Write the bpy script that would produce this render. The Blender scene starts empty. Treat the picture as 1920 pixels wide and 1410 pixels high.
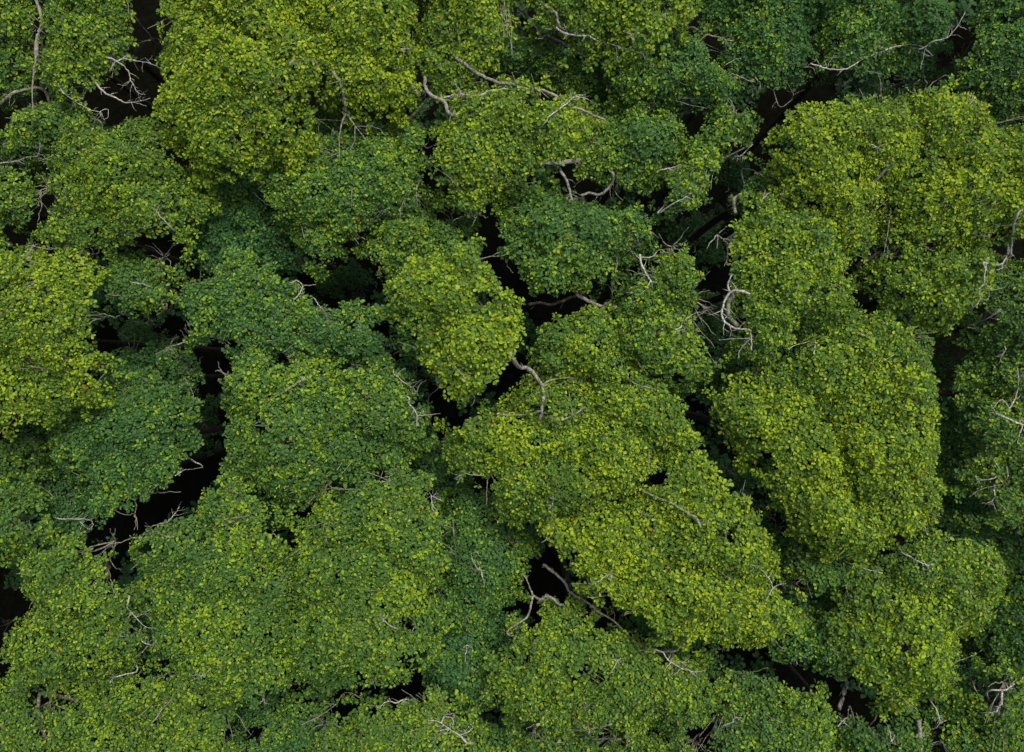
import bpy, math, random
import numpy as np

R = math.radians
scene = bpy.context.scene
COL = scene.collection

# ------------------------------------------------------------------ camera
CAM_Z = 45.7
FPX = 960.0 / math.tan(R(30.0))          # focal length in photo pixels (1920 wide)


def world_xy(u, v, z):
    k = (CAM_Z - z) / FPX
    return (u - 960.0) * k, (705.0 - v) * k


cam_d = bpy.data.cameras.new("camera")
cam_d.sensor_fit = 'HORIZONTAL'
cam_d.angle = R(60.0)
cam_d.clip_end = 2000
cam_o = bpy.data.objects.new("camera", cam_d)
cam_o.location = (0, 0, CAM_Z)
COL.objects.link(cam_o)
scene.camera = cam_o

# ------------------------------------------------------------------ light
SUN_EL, SUN_AZ = R(62.0), R(30.0)          # azimuth measured from +Y towards +X
world = bpy.data.worlds.new("World")
scene.world = world
world.use_nodes = True
nt = world.node_tree
bg = nt.nodes["Background"]
sky = nt.nodes.new("ShaderNodeTexSky")
sky.sky_type = 'NISHITA'
sky.sun_disc = False
sky.sun_elevation = SUN_EL
sky.sun_rotation = SUN_AZ
sky.dust_density = 4.0
nt.links.new(sky.outputs[0], bg.inputs[0])
bg.inputs[1].default_value = 0.08
sun_d = bpy.data.lights.new("sun", 'SUN')
sun_d.energy = 1.5
sun_d.angle = R(24.0)
sun_d.color = (1.0, 0.96, 0.88)
sun_o = bpy.data.objects.new("sun", sun_d)
sun_o.rotation_euler = (R(90) - SUN_EL, 0, math.pi - SUN_AZ)
sun_o.location = (0, 0, 60)
COL.objects.link(sun_o)
scene.view_settings.view_transform = 'Standard'
scene.view_settings.look = 'None'
scene.view_settings.exposure = 1.55
scene.view_settings.gamma = 1.0
cy = scene.cycles
cy.max_bounces = 6
cy.diffuse_bounces = 3
cy.glossy_bounces = 2
cy.transmission_bounces = 3


# ------------------------------------------------------------------ materials
def new_mat(name):
    m = bpy.data.materials.new(name)
    m.use_nodes = True
    t = m.node_tree
    return m, t, t.nodes["Principled BSDF"]


def make_leaf_material():
    m, t, p = new_mat("leaf")
    at = t.nodes.new("ShaderNodeAttribute")
    at.attribute_name = "leaf_colour"
    # fine blotching of the blade
    tc = t.nodes.new("ShaderNodeTexCoord")
    nz = t.nodes.new("ShaderNodeTexNoise")
    nz.inputs["Scale"].default_value = 14.0
    nz.inputs["Detail"].default_value = 2.0
    t.links.new(tc.outputs["Object"], nz.inputs["Vector"])
    mr = t.nodes.new("ShaderNodeMapRange")
    mr.inputs["From Min"].default_value = 0.3
    mr.inputs["From Max"].default_value = 0.7
    mr.inputs["To Min"].default_value = 0.75
    mr.inputs["To Max"].default_value = 1.25
    t.links.new(nz.outputs["Fac"], mr.inputs["Value"])
    mx = t.nodes.new("ShaderNodeVectorMath")
    mx.operation = 'SCALE'
    t.links.new(at.outputs["Color"], mx.inputs[0])
    t.links.new(mr.outputs["Result"], mx.inputs["Scale"])
    t.links.new(mx.outputs[0], p.inputs["Base Color"])
    p.inputs["Roughness"].default_value = 0.5
    p.inputs["Specular IOR Level"].default_value = 0.10
    tr = t.nodes.new("ShaderNodeBsdfTranslucent")
    tint = t.nodes.new("ShaderNodeVectorMath")
    tint.operation = 'MULTIPLY'
    tint.inputs[1].default_value = (1.5, 1.25, 0.5)
    t.links.new(mx.outputs[0], tint.inputs[0])
    t.links.new(tint.outputs[0], tr.inputs["Color"])
    mix = t.nodes.new("ShaderNodeMixShader")
    mix.inputs[0].default_value = 0.36
    t.links.new(p.outputs[0], mix.inputs[1])
    t.links.new(tr.outputs[0], mix.inputs[2])
    t.links.new(mix.outputs[0], t.nodes["Material Output"].inputs["Surface"])
    return m


def bark_material(name, dark, light, scale=9.0, lo=0.42, hi=0.62):
    m, t, p = new_mat(name)
    tc = t.nodes.new("ShaderNodeTexCoord")
    nz = t.nodes.new("ShaderNodeTexNoise")
    nz.inputs["Scale"].default_value = scale
    nz.inputs["Detail"].default_value = 6.0
    nz.inputs["Roughness"].default_value = 0.65
    t.links.new(tc.outputs["Object"], nz.inputs["Vector"])
    cr = t.nodes.new("ShaderNodeValToRGB")
    cr.color_ramp.elements[0].position = lo
    cr.color_ramp.elements[0].color = (*dark, 1)
    cr.color_ramp.elements[1].position = hi
    cr.color_ramp.elements[1].color = (*light, 1)
    t.links.new(nz.outputs["Fac"], cr.inputs[0])
    n2 = t.nodes.new("ShaderNodeTexNoise")
    n2.inputs["Scale"].default_value = scale * 2.6
    n2.inputs["Detail"].default_value = 3.0
    t.links.new(tc.outputs["Object"], n2.inputs["Vector"])
    r2 = t.nodes.new("ShaderNodeMapRange")
    r2.inputs["From Min"].default_value = 0.52
    r2.inputs["From Max"].default_value = 0.62
    r2.inputs["To Min"].default_value = 1.0
    r2.inputs["To Max"].default_value = 0.45
    t.links.new(n2.outputs["Fac"], r2.inputs["Value"])
    v2 = t.nodes.new("ShaderNodeVectorMath")
    v2.operation = 'SCALE'
    t.links.new(cr.outputs[0], v2.inputs[0])
    t.links.new(r2.outputs["Result"], v2.inputs["Scale"])
    t.links.new(v2.outputs[0], p.inputs["Base Color"])
    p.inputs["Roughness"].default_value = 0.9
    p.inputs["Specular IOR Level"].default_value = 0.06
    bp = t.nodes.new("ShaderNodeBump")
    bp.inputs["Strength"].default_value = 0.5
    bp.inputs["Distance"].default_value = 0.02
    t.links.new(nz.outputs["Fac"], bp.inputs["Height"])
    t.links.new(bp.outputs[0], p.inputs["Normal"])
    return m


LEAF = make_leaf_material()
BARK = {
    'w': bark_material("bare_wood", (0.16, 0.155, 0.13), (0.40, 0.385, 0.34), 12.0),
    'g': bark_material("grey_bark", (0.055, 0.052, 0.04), (0.22, 0.205, 0.165), 10.0, 0.36, 0.6),
    'b': bark_material("brown_bark", (0.010, 0.009, 0.006), (0.042, 0.036, 0.027), 8.0),
    'm': bark_material("mossy_bark", (0.07, 0.09, 0.035), (0.20, 0.21, 0.13), 8.0),
}

gm, gt, gp = new_mat("leaf_litter")
tc = gt.nodes.new("ShaderNodeTexCoord")
vz = gt.nodes.new("ShaderNodeTexVoronoi")
vz.inputs["Scale"].default_value = 6.0
gt.links.new(tc.outputs["Object"], vz.inputs["Vector"])
nz = gt.nodes.new("ShaderNodeTexNoise")
nz.inputs["Scale"].default_value = 1.2
nz.inputs["Detail"].default_value = 6
gt.links.new(tc.outputs["Object"], nz.inputs["Vector"])
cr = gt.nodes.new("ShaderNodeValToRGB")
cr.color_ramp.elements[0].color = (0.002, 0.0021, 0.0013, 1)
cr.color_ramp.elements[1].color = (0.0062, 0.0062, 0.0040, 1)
mm = gt.nodes.new("ShaderNodeMath")
mm.operation = 'MULTIPLY'
gt.links.new(vz.outputs["Color"], mm.inputs[0])
gt.links.new(nz.outputs["Fac"], mm.inputs[1])
gt.links.new(mm.outputs[0], cr.inputs[0])
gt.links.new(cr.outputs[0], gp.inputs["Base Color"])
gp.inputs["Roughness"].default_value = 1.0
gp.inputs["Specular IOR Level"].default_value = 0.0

# ------------------------------------------------------------------ ground
N = 60
ext = 600.0
xs = np.sign(np.linspace(-1, 1, N)) * np.abs(np.linspace(-1, 1, N)) ** 2.2 * ext
rg = np.random.default_rng(5)
gv = np.zeros((N * N, 3))
gv[:, 0] = np.repeat(xs, N)
gv[:, 1] = np.tile(xs, N)
gv[:, 2] = -9.0 + rg.uniform(-0.25, 0.0, N * N)
gf = [(i * N + j, (i + 1) * N + j, (i + 1) * N + j + 1, i * N + j + 1) for i in range(N - 1) for j in range(N - 1)]
gme = bpy.data.meshes.new("forest_floor")
gme.from_pydata(gv.tolist(), [], gf)
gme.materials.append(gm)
go = bpy.data.objects.new("forest_floor", gme)
go["kind"] = "structure"
go["label"] = "dark forest floor of leaf litter glimpsed in the black gaps"
COL.objects.link(go)


# ------------------------------------------------------------------ small maths
def hash2(ix, iy, seed):
    n = (ix.astype(np.int64) * 374761393 + iy.astype(np.int64) * 668265263 + seed * 1442695041) & 0xffffffff
    n = ((n ^ (n >> 13)) * 1274126177) & 0xffffffff
    return ((n ^ (n >> 16)) & 0xffff) / 65535.0


def vnoise(x, y, seed):
    ix, iy = np.floor(x), np.floor(y)
    fx, fy = x - ix, y - iy
    fx, fy = fx * fx * (3 - 2 * fx), fy * fy * (3 - 2 * fy)
    a, b = hash2(ix, iy, seed), hash2(ix + 1, iy, seed)
    c, d = hash2(ix, iy + 1, seed), hash2(ix + 1, iy + 1, seed)
    return (a * (1 - fx) + b * fx) * (1 - fy) + (c * (1 - fx) + d * fx) * fy      # 0..1


def poly_sd(px, py, P):
    """signed distance to polygon P, positive inside"""
    d = np.full(px.shape, 1e9)
    ins = np.zeros(px.shape, bool)
    n = len(P)
    for i in range(n):
        ax, ay = P[i]
        bx, by = P[(i + 1) % n]
        ex, ey = bx - ax, by - ay
        t = np.clip(((px - ax) * ex + (py - ay) * ey) / (ex * ex + ey * ey + 1e-12), 0, 1)
        d = np.minimum(d, np.hypot(px - ax - t * ex, py - ay - t * ey))
        c = (ay > py) != (by > py)
        xi = ax + (py - ay) * ex / (ey if abs(ey) > 1e-12 else 1e-12)
        ins ^= c & (px < xi)
    return np.where(ins, d, -d)


def pts_(s):
    return [tuple(float(q) for q in w.split(',')) for w in s.split()]


pts = pts_


# ------------------------------------------------------------------ tubes (trunks, limbs, twigs)
class Tubes:
    def __init__(self):
        self.v, self.f = [], []

    def tube(self, P, rad, sides=7, wob=0.08, rnd=None):
        P = np.asarray(P, float)
        n = len(P)
        T = np.gradient(P, axis=0)
        T /= np.linalg.norm(T, axis=1)[:, None] + 1e-9
        up = np.array([0.31, 0.95, 0.05])
        base = len(self.v)
        for i in range(n):
            a = np.cross(T[i], up)
            a /= np.linalg.norm(a) + 1e-9
            b = np.cross(T[i], a)
            for s in range(sides):
                th = 2 * math.pi * s / sides
                rr = rad[i] * (1 + (rnd.uniform(-wob, wob) if rnd else 0))
                self.v.append(tuple(P[i] + rr * (math.cos(th) * a + math.sin(th) * b)))
        for i in range(n - 1):
            for s in range(sides):
                s2 = (s + 1) % sides
                self.f.append((base + i * sides + s, base + i * sides + s2,
                               base + (i + 1) * sides + s2, base + (i + 1) * sides + s))
        self.f.append(tuple(base + s for s in range(sides))[::-1])
        self.f.append(tuple(base + (n - 1) * sides + s for s in range(sides)))

    def build(self, name, mat, parent):
        me = bpy.data.meshes.new(name)
        org = np.array(parent.matrix_world.translation) if parent else np.zeros(3)
        o_abs = ORIGIN.get(parent.name, (0, 0, 0)) if parent else (0, 0, 0)
        v = [(a - o_abs[0], b - o_abs[1], c - o_abs[2]) for a, b, c in self.v]
        me.from_pydata(v, [], self.f)
        me.polygons.foreach_set("use_smooth", [True] * len(me.polygons))
        me.materials.append(mat)
        o = bpy.data.objects.new(name, me)
        o.parent = parent
        ORIGIN[o.name] = o_abs
        COL.objects.link(o)
        return o


ORIGIN = {}


def smooth_path(P, rnd, sub=5, jit=0.0):
    P = np.asarray(P, float)
    if len(P) == 2:
        P = np.array([P[0], (P[0] + P[1]) / 2, P[1]])
    Q = np.vstack([2 * P[0] - P[1], P, 2 * P[-1] - P[-2]])
    out = []
    for i in range(1, len(Q) - 2):
        p0, p1, p2, p3 = Q[i - 1], Q[i], Q[i + 1], Q[i + 2]
        for k in range(sub):
            t = k / sub
            out.append(0.5 * ((2 * p1) + (p2 - p0) * t + (2 * p0 - 5 * p1 + 4 * p2 - p3) * t * t
                              + (3 * p1 - p0 - 3 * p2 + p3) * t ** 3))
    out.append(P[-1])
    out = np.array(out)
    if jit and rnd:
        for i in range(1, len(out) - 1):
            out[i] += [rnd.uniform(-jit, jit) for _ in range(3)]
    return out


# ------------------------------------------------------------------ leaves
# blade template: along, across, lift
TPL = np.array([(0, 0, 0), (0.38, -0.78, 0.10), (0.80, -0.92, 0.09), (1.0, 0, -0.08), (0.80, 0.92, 0.09), (0.38, 0.78, 0.10)])


def leaves_mesh(name, C, AX, size, age, hue, rng, nleaf=(6, 9), deep=1.0):
    """C rosette centres (n,3), AX rosette axes, age 0..1 share of young yellow leaves, hue 0 blue-green .. 1 yellow"""
    n = len(C)
    cnt = rng.integers(nleaf[0], nleaf[1] + 1, n)
    idx = np.repeat(np.arange(n), cnt)
    m = len(idx)
    start = np.cumsum(cnt) - cnt
    k = np.arange(m) - np.repeat(start, cnt)
    frac = k / np.maximum(cnt[idx] - 1, 1)
    az = np.repeat(rng.uniform(0, 6.283, n), cnt) + k * 2.39996 + rng.normal(0, 0.25, m)
    el = R(62) * (1 - frac) ** 1.3 - R(6) + rng.normal(0, R(14), m)
    ax = AX[idx]
    ref = np.where(np.abs(ax[:, :1]) < 0.9, np.array([[1.0, 0, 0]]), np.array([[0, 1.0, 0]]))
    e1 = np.cross(ax, ref)
    e1 /= np.linalg.norm(e1, axis=1)[:, None]
    e2 = np.cross(ax, e1)
    rad = np.cos(az)[:, None] * e1 + np.sin(az)[:, None] * e2
    side = np.cross(ax, rad)
    d = np.cos(el)[:, None] * rad + np.sin(el)[:, None] * ax
    roll = rng.normal(0, R(16), m)
    nor = np.cross(d, side)
    side2 = np.cos(roll)[:, None] * side + np.sin(roll)[:, None] * nor
    nor2 = np.cross(d, side2)
    nor2 *= np.sign((nor2 * ax).sum(1))[:, None]
    L = size[idx] * (0.52 + 0.72 * frac) * rng.uniform(0.8, 1.15, m)
    W = L * rng.uniform(0.26, 0.37, m)
    base = C[idx] + rad * 0.03 + ax * (0.10 * (1 - frac))[:, None]
    V = (base[:, None, :] + d[:, None, :] * (TPL[None, :, 0:1] * L[:, None, None])
         + side2[:, None, :] * (TPL[None, :, 1:2] * W[:, None, None])
         + nor2[:, None, :] * (TPL[None, :, 2:3] * L[:, None, None]))
    V = V.reshape(-1, 3)
    b = (np.arange(m) * 6)[:, None]
    F = np.concatenate([b + np.array([[0, 3, 2, 1]]), b + np.array([[0, 5, 4, 3]])], axis=1).reshape(-1)
    me = bpy.data.meshes.new(name)
    me.vertices.add(len(V))
    me.vertices.foreach_set("co", V.astype(np.float32).ravel())
    me.loops.add(len(F))
    me.loops.foreach_set("vertex_index", F.astype(np.int32))
    me.polygons.add(m * 2)
    me.polygons.foreach_set("loop_start", (np.arange(m * 2) * 4).astype(np.int32))
    # pigment: old blades deep green, young blades yellow green, a few rusty
    q = rng.uniform(0, 1, m)
    a = age[idx] * (1.42 - 0.85 * frac)          # young blades unfold at the middle of the rosette
    young = np.clip((a - q) * 3.2 + 0.5, 0, 1) ** 1.2
    old_c = np.array([0.039, 0.103, 0.031])[None] * (1 - hue) + np.array([0.071, 0.129, 0.017])[None] * hue
    mid_c = np.array([0.070, 0.155, 0.024])[None] * (1 - hue) + np.array([0.109, 0.182, 0.013])[None] * hue
    new_c = np.array([0.152, 0.254, 0.018])[None] * (1 - hue) + np.array([0.218, 0.290, 0.012])[None] * hue
    y = young[:, None]
    c = np.where(y < 0.5, old_c + (mid_c - old_c) * y * 2, mid_c + (new_c - mid_c) * (y * 2 - 1))
    c = c * deep * rng.uniform(0.82, 1.18, m)[:, None]  # deep below one puts gap shade into the leaf colour
    rust = rng.uniform(0, 1, m) < 0.0015
    c[rust] = (0.20, 0.13, 0.02)
    col = np.ones((m, 4), np.float32)
    col[:, :3] = c
    at = me.attributes.new("leaf_colour", 'FLOAT_COLOR', 'FACE')
    at.data.foreach_set("color", np.repeat(col, 2, axis=0).ravel())
    me.materials.append(LEAF)
    me.update()
    me.validate()
    return me


class Crown:
    pass


TREES = {}
FLOOR_Z = -9.0


def far(p):
    """stretch the vertices that lie outside the frame so that edge crowns are whole trees"""
    x, y = p
    if x < 0: x = min(x, -60) - 60
    if x > 1920: x = max(x, 1980) + 60
    if y < 0: y = min(y, -60) - 60
    if y > 1410: y = max(y, 1470) + 60
    return x, y


GROW = {"canopy_tree": 0.22, "understory_tree": 0.5, "sapling": 0.2}


def grow(P, d):
    """push the outline outwards by d metres"""
    A = 0.5 * np.sum(P[:, 0] * np.roll(P[:, 1], -1) - np.roll(P[:, 0], -1) * P[:, 1])
    sgn = 1.0 if A > 0 else -1.0
    e = np.roll(P, -1, 0) - P
    e /= np.linalg.norm(e, axis=1)[:, None] + 1e-9
    n = np.stack([e[:, 1], -e[:, 0]], 1) * sgn
    m = n + np.roll(n, 1, 0)
    m /= np.maximum((m * m).sum(1), 0.8)[:, None] / 2 + 1e-9
    return P + m * d


# the cracks where neighbouring crowns keep clear of one another (photo pixels at crown height: width, path)
CRACKS = [(46, "385,670 385,760 382,850 345,915 285,960 225,990 180,1008"), (28, "205,1030 215,1080"),
          (58, "200,600 215,640 280,628 320,605"), (16, "185,540 188,600"), (28, "262,462 305,470"),
          (66, "190,185 230,165 272,150"), (44, "268,110 270,50 268,-20"), (20, "60,-10 62,60"), (28, "15,215 -5,240"),
          (17, "70,310 75,370 55,420"), (56, "1400,300 1370,350 1350,400 1338,440 1340,560 1347,645"), (44, "1245,432 1330,430"),
          (42, "1395,180 1450,190 1480,182"), (34, "1480,180 1600,150 1720,150 1790,112"), (36, "1790,112 1815,40 1812,-30"),
          (27, "915,415 922,480 960,525 990,562"), (28, "1005,575 1080,562"), (34, "1135,545 1195,505 1215,490"),
          (44, "600,548 650,520 690,512"), (24, "722,612 740,655 780,692 812,725 822,775"),
          (28, "925,738 960,692 988,635 1000,600"), (30, "1318,740 1332,790 1370,870 1400,912 1440,955 1472,995"),
          (26, "1068,322 1078,350 1140,358 1195,368"), (26, "1290,200 1312,225"), (11, "805,250 803,335"),
          (16, "690,1305 740,1295 800,1280 830,1288"), (18, "455,1330 432,1385"), (26, "1330,1215 1380,1242 1440,1252 1500,1268 1570,1285"),
          (30, "1605,1302 1645,1315"), (36, "1312,1390 1322,1450"), (32, "1022,1060 1000,1095 1040,1105"), (20, "960,1150 995,1160"),
          (18, "618,912 642,920"), (34, "1792,650 1803,720 1803,780"), (9, "-5,1065 10,1150"), (18, "50,1310 62,1332"),
          (10, "1216,905 1240,905"), (18, "20,805 60,812"), (24, "1830,1272 1862,1292"), (12, "488,790 500,800"), (14, "1470,660 1500,650")]
CRACKS = [(w, pts_(p)) for w, p in CRACKS]


def crack_sd(x, y, z, which=None):
    """metres of clearance between (x, y) and the rim of the nearest crack"""
    best = np.full(len(x), 1e9)
    k = (CAM_Z - z) / FPX
    for w, P in (which or CRACKS):
        Q = [world_xy(u, v, z) for u, v in P]
        for (ax, ay), (bx, by) in zip(Q[:-1], Q[1:]):
            ex, ey = bx - ax, by - ay
            t = np.clip(((x - ax) * ex + (y - ay) * ey) / (ex * ex + ey * ey + 1e-9), 0, 1)
            best = np.minimum(best, np.hypot(x - ax - t * ex, y - ay - t * ey) - 0.6 * w * k)
    return best


def plan_tree(key, poly, ztop, hue, age, size, dens, name, label, group, H=1.5, seed=0):
    c = Crown()
    c.key, c.ztop, c.hue, c.age, c.size, c.dens = key, ztop, hue, age, size, dens
    c.name, c.label, c.group, c.H = name, label, group, H
    c.seed = seed
    c.px = [far(p) for p in pts(poly)]
    zr = c.zr = ztop - 0.45 * H
    c.P = grow(np.array([world_xy(u, v, zr) for u, v in c.px]), GROW[name])
    c.rng = np.random.default_rng(1000 + seed)
    c.rnd = random.Random(2000 + seed)
    mn, mx = c.P.min(0), c.P.max(0)
    gx, gy = np.meshgrid(np.arange(mn[0], mx[0], 0.3), np.arange(mn[1], mx[1], 0.3))
    sd = poly_sd(gx.ravel(), gy.ravel(), c.P)
    i = int(sd.argmax())
    c.Rmax = float(sd[i])
    area_c = np.array([gx.ravel()[sd > 0].mean(), gy.ravel()[sd > 0].mean()])
    deep = np.array([gx.ravel()[i], gy.ravel()[i]])
    c.mid = 0.5 * area_c + 0.5 * deep
    # clumps
    s = 1.15
    ux, uy = np.meshgrid(np.arange(mn[0] - s, mx[0] + s, s), np.arange(mn[1] - s, mx[1] + s, s))
    cl = np.stack([ux.ravel(), uy.ravel()], 1) + c.rng.uniform(-0.5, 0.5, (ux.size, 2)) * s
    c.clumps = cl[poly_sd(cl[:, 0], cl[:, 1], c.P) > 0.05]
    c.clump_h = c.rng.uniform(-0.22, 0.22, len(c.clumps))
    c.clump_r = c.rng.uniform(0.7, 1.05, len(c.clumps))
    c.clump_a = c.rng.normal(0, 0.10, len(c.clumps))
    TREES[key] = c
    return c


def surface(c, x, y, sd=None):
    if sd is None:
        sd = poly_sd(x, y, c.P)
    Rr = min(c.Rmax, 2.4)
    z = c.ztop - c.H * (1 - np.clip(sd / Rr, 0, 1)) ** 2
    if len(c.clumps):
        D = np.hypot(x[:, None] - c.clumps[None, :, 0], y[:, None] - c.clumps[None, :, 1])
        b = (1 - (D / c.clump_r[None]) ** 2) * 0.48 + c.clump_h[None]
        j = b.argmax(1)
        bump = np.clip(b[np.arange(len(x)), j], -0.4, 1)
        z = z + bump - 0.3
        c._a = c.clump_a[j]
    else:
        c._a = np.zeros(len(x))
    return z + (vnoise(x * 0.5, y * 0.5, c.seed + 9) - 0.5) * 0.6


def build_crown(c, root):
    rng = c.rng
    mn, mx = c.P.min(0) - 0.4, c.P.max(0) + 0.4
    Cs, As, Sz, Ag = [], [], [], []
    layers = ((0.0, 0.195, 1.0), (0.17, 0.21, 1.0), (0.45, 0.28, 1.0), (1.0, 0.45, 0.9), (1.8, 0.7, 0.8))
    for dz, step, keep in layers:
        gx, gy = np.meshgrid(np.arange(mn[0], mx[0], step), np.arange(mn[1], mx[1], step))
        x = gx.ravel() + rng.uniform(-0.55, 0.55, gx.size) * step
        y = gy.ravel() + rng.uniform(-0.55, 0.55, gx.size) * step
        sd0 = poly_sd(x, y, c.P)
        # ragged outline
        sd = sd0 + (vnoise(x * 1.1, y * 1.1, c.seed) - 0.5) * 0.6 + (vnoise(x * 3.3, y * 3.3, c.seed + 3) - 0.5) * 1.0
        edge = np.clip((sd + 0.05) / 0.45, 0, 1)
        hole = vnoise(x * 1.7, y * 1.7, c.seed + 5) * 0.6 + vnoise(x * 3.7, y * 3.7, c.seed + 6) * 0.4
        thr = 0.19 + (1 - c.dens) * 0.3
        if c.name != "sapling":
            sd = np.minimum(sd, crack_sd(x, y, c.zr) + (0.3 if c.name == "understory_tree" else 0.0) - 0.30 * dz + (vnoise(x * 2.3, y * 2.3, 71) - 0.5) * 0.35)
        edge = np.clip((sd + 0.05) / 0.35, 0, 1)
        ok = (sd > 0.12 * dz) & (rng.uniform(0, 1, len(x)) < keep * (0.36 + 0.64 * edge)) & (hole > thr)
        x, y, sd0 = x[ok], y[ok], sd0[ok]
        if not len(x):
            continue
        z = surface(c, x, y, sd0)
        a = c._a.copy()
        e = 0.12
        zx = surface(c, x + e, y) - surface(c, x - e, y)
        zy = surface(c, x, y + e) - surface(c, x, y - e)
        ax = np.stack([-zx / (2 * e) * 0.55, -zy / (2 * e) * 0.55, np.ones(len(x))], 1)
        ax += np.stack([rng.normal(0, 0.22, len(x)), rng.normal(0, 0.22, len(x)), np.zeros(len(x))], 1)
        ax /= np.linalg.norm(ax, axis=1)[:, None]
        zz = z - dz + rng.normal(0, 0.11, len(x))
        Cs.append(np.stack([x, y, zz], 1))
        As.append(ax)
        Sz.append(0.67 * c.size * rng.uniform(0.82, 1.15, len(x)))
        Ag.append(np.clip(c.age - 0.05 + a + (vnoise(x * 0.9, y * 0.9, c.seed + 12) - 0.5) * 0.35 + rng.normal(0, 0.10, len(x)), 0, 1))
    C = np.concatenate(Cs)
    c.nros = len(C)
    C = C - np.array(ORIGIN[root.name])
    me = leaves_mesh("crown", C, np.concatenate(As), np.concatenate(Sz), np.concatenate(Ag), c.hue, rng, deep=0.6 if c.name == "sapling" else 1.0)      # sapling leaves coloured darker to paint in the shade of the gaps
    o = bpy.data.objects.new("crown", me)
    o.parent = root
    ORIGIN[o.name] = ORIGIN[root.name]
    COL.objects.link(o)
    return o


def build_tree(c):
    rnd = c.rnd
    lean = (rnd.uniform(-0.7, 0.7), rnd.uniform(-0.7, 0.7))
    bx, by = c.mid[0] + lean[0], c.mid[1] + lean[1]
    root = bpy.data.objects.new(c.name, None)
    root.empty_display_size = 0.5
    root.location = (bx, by, FLOOR_Z)
    root["label"] = c.label
    root["category"] = "sapling" if c.name == "sapling" else "tree"
    root["group"] = c.group
    COL.objects.link(root)
    ORIGIN[root.name] = (bx, by, FLOOR_Z)
    c.root = root
    # trunk
    zf = max(c.ztop - rnd.uniform(3.6, 4.8) * min(1, c.ztop / 12), c.ztop * 0.5)
    r0 = 0.03 + 0.0115 * c.ztop * rnd.uniform(0.85, 1.2)
    r1 = r0 * 0.55
    c.fork = np.array([c.mid[0], c.mid[1], zf])
    path = smooth_path([(bx, by, FLOOR_Z - 0.15),
                        (bx + rnd.uniform(-.2, .2), by + rnd.uniform(-.2, .2), FLOOR_Z + zf * 0.33),
                        (bx - lean[0] * 0.6 + rnd.uniform(-.25, .25), by - lean[1] * 0.6 + rnd.uniform(-.25, .25), zf * 0.7),
                        tuple(c.fork)], rnd, 6)
    rad = np.interp(np.linspace(0, 1, len(path)), [0, 0.05, 1], [r0 * 1.5, r0, r1])
    t = Tubes()
    t.tube(path, rad, 10, 0.05, rnd)
    t.build("trunk", BARK['b'], root)
    # limbs reaching out to the leaf clumps, each with its twigs
    cl = c.clumps
    if len(cl):
        order = np.argsort(np.arctan2(cl[:, 1] - c.mid[1], cl[:, 0] - c.mid[0]))
        nl = max(3, min(7, len(cl) // 4))
        for grp in np.array_split(order, nl):
            if not len(grp):
                continue
            g = cl[grp]
            dist = np.hypot(g[:, 0] - c.mid[0], g[:, 1] - c.mid[1])
            tip = g[dist.argmax()]
            zt = surface(c, np.array([tip[0]]), np.array([tip[1]]))[0] - 0.55
            q1 = c.fork + (np.array([tip[0], tip[1], zt]) - c.fork) * np.array([0.35, 0.35, 0.6])
            q2 = c.fork + (np.array([tip[0], tip[1], zt]) - c.fork) * np.array([0.7, 0.7, 0.9])
            path = smooth_path([c.fork - (0, 0, 0.2), q1, q2, (tip[0], tip[1], zt)], rnd, 5, 0.05)
            t = Tubes()
            t.tube(path, np.linspace(r1 * 0.75, 0.018, len(path)), 7, 0.08, rnd)
            for gi, (qx, qy) in enumerate(g):
                zq = surface(c, np.array([qx]), np.array([qy]))[0] + rnd.choice((-0.25, -0.1, 0.02, 0.14))
                s = path[int(np.argmin(np.linalg.norm(path - (qx, qy, zq), axis=1) + 0.6 * (np.arange(len(path)) < 3)))]
                e = np.array([qx, qy, zq])
                for w in range(3 if c.dens > 0.89 else 5):
                    e2 = e + [rnd.uniform(-.6, .6), rnd.uniform(-.6, .6), rnd.uniform(-.15, .22 if c.dens > 0.89 else .34)]
                    mid_ = (s + e2) / 2 + [rnd.uniform(-.12, .12), rnd.uniform(-.12, .12), rnd.uniform(-.2, .05)]
                    p2 = smooth_path([s, mid_, e2], rnd, 4, 0.03)
                    t.tube(p2, np.linspace(0.028, 0.008, len(p2)), 5, 0.05, rnd)
            t.build("limb", BARK['g'] if rnd.random() < 0.7 else BARK['m'], root)
    build_crown(c, root)


# ------------------------------------------------------------------ the trees: outline in plan, height, hue, young share, leaf length, density
G1 = "tall trees whose crowns make up the forest canopy"
G2 = "lower shaded trees standing beneath the canopy"
G3 = "saplings growing deep in the black gaps"
B, U, S = "canopy_tree", "understory_tree", "sapling"
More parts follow.
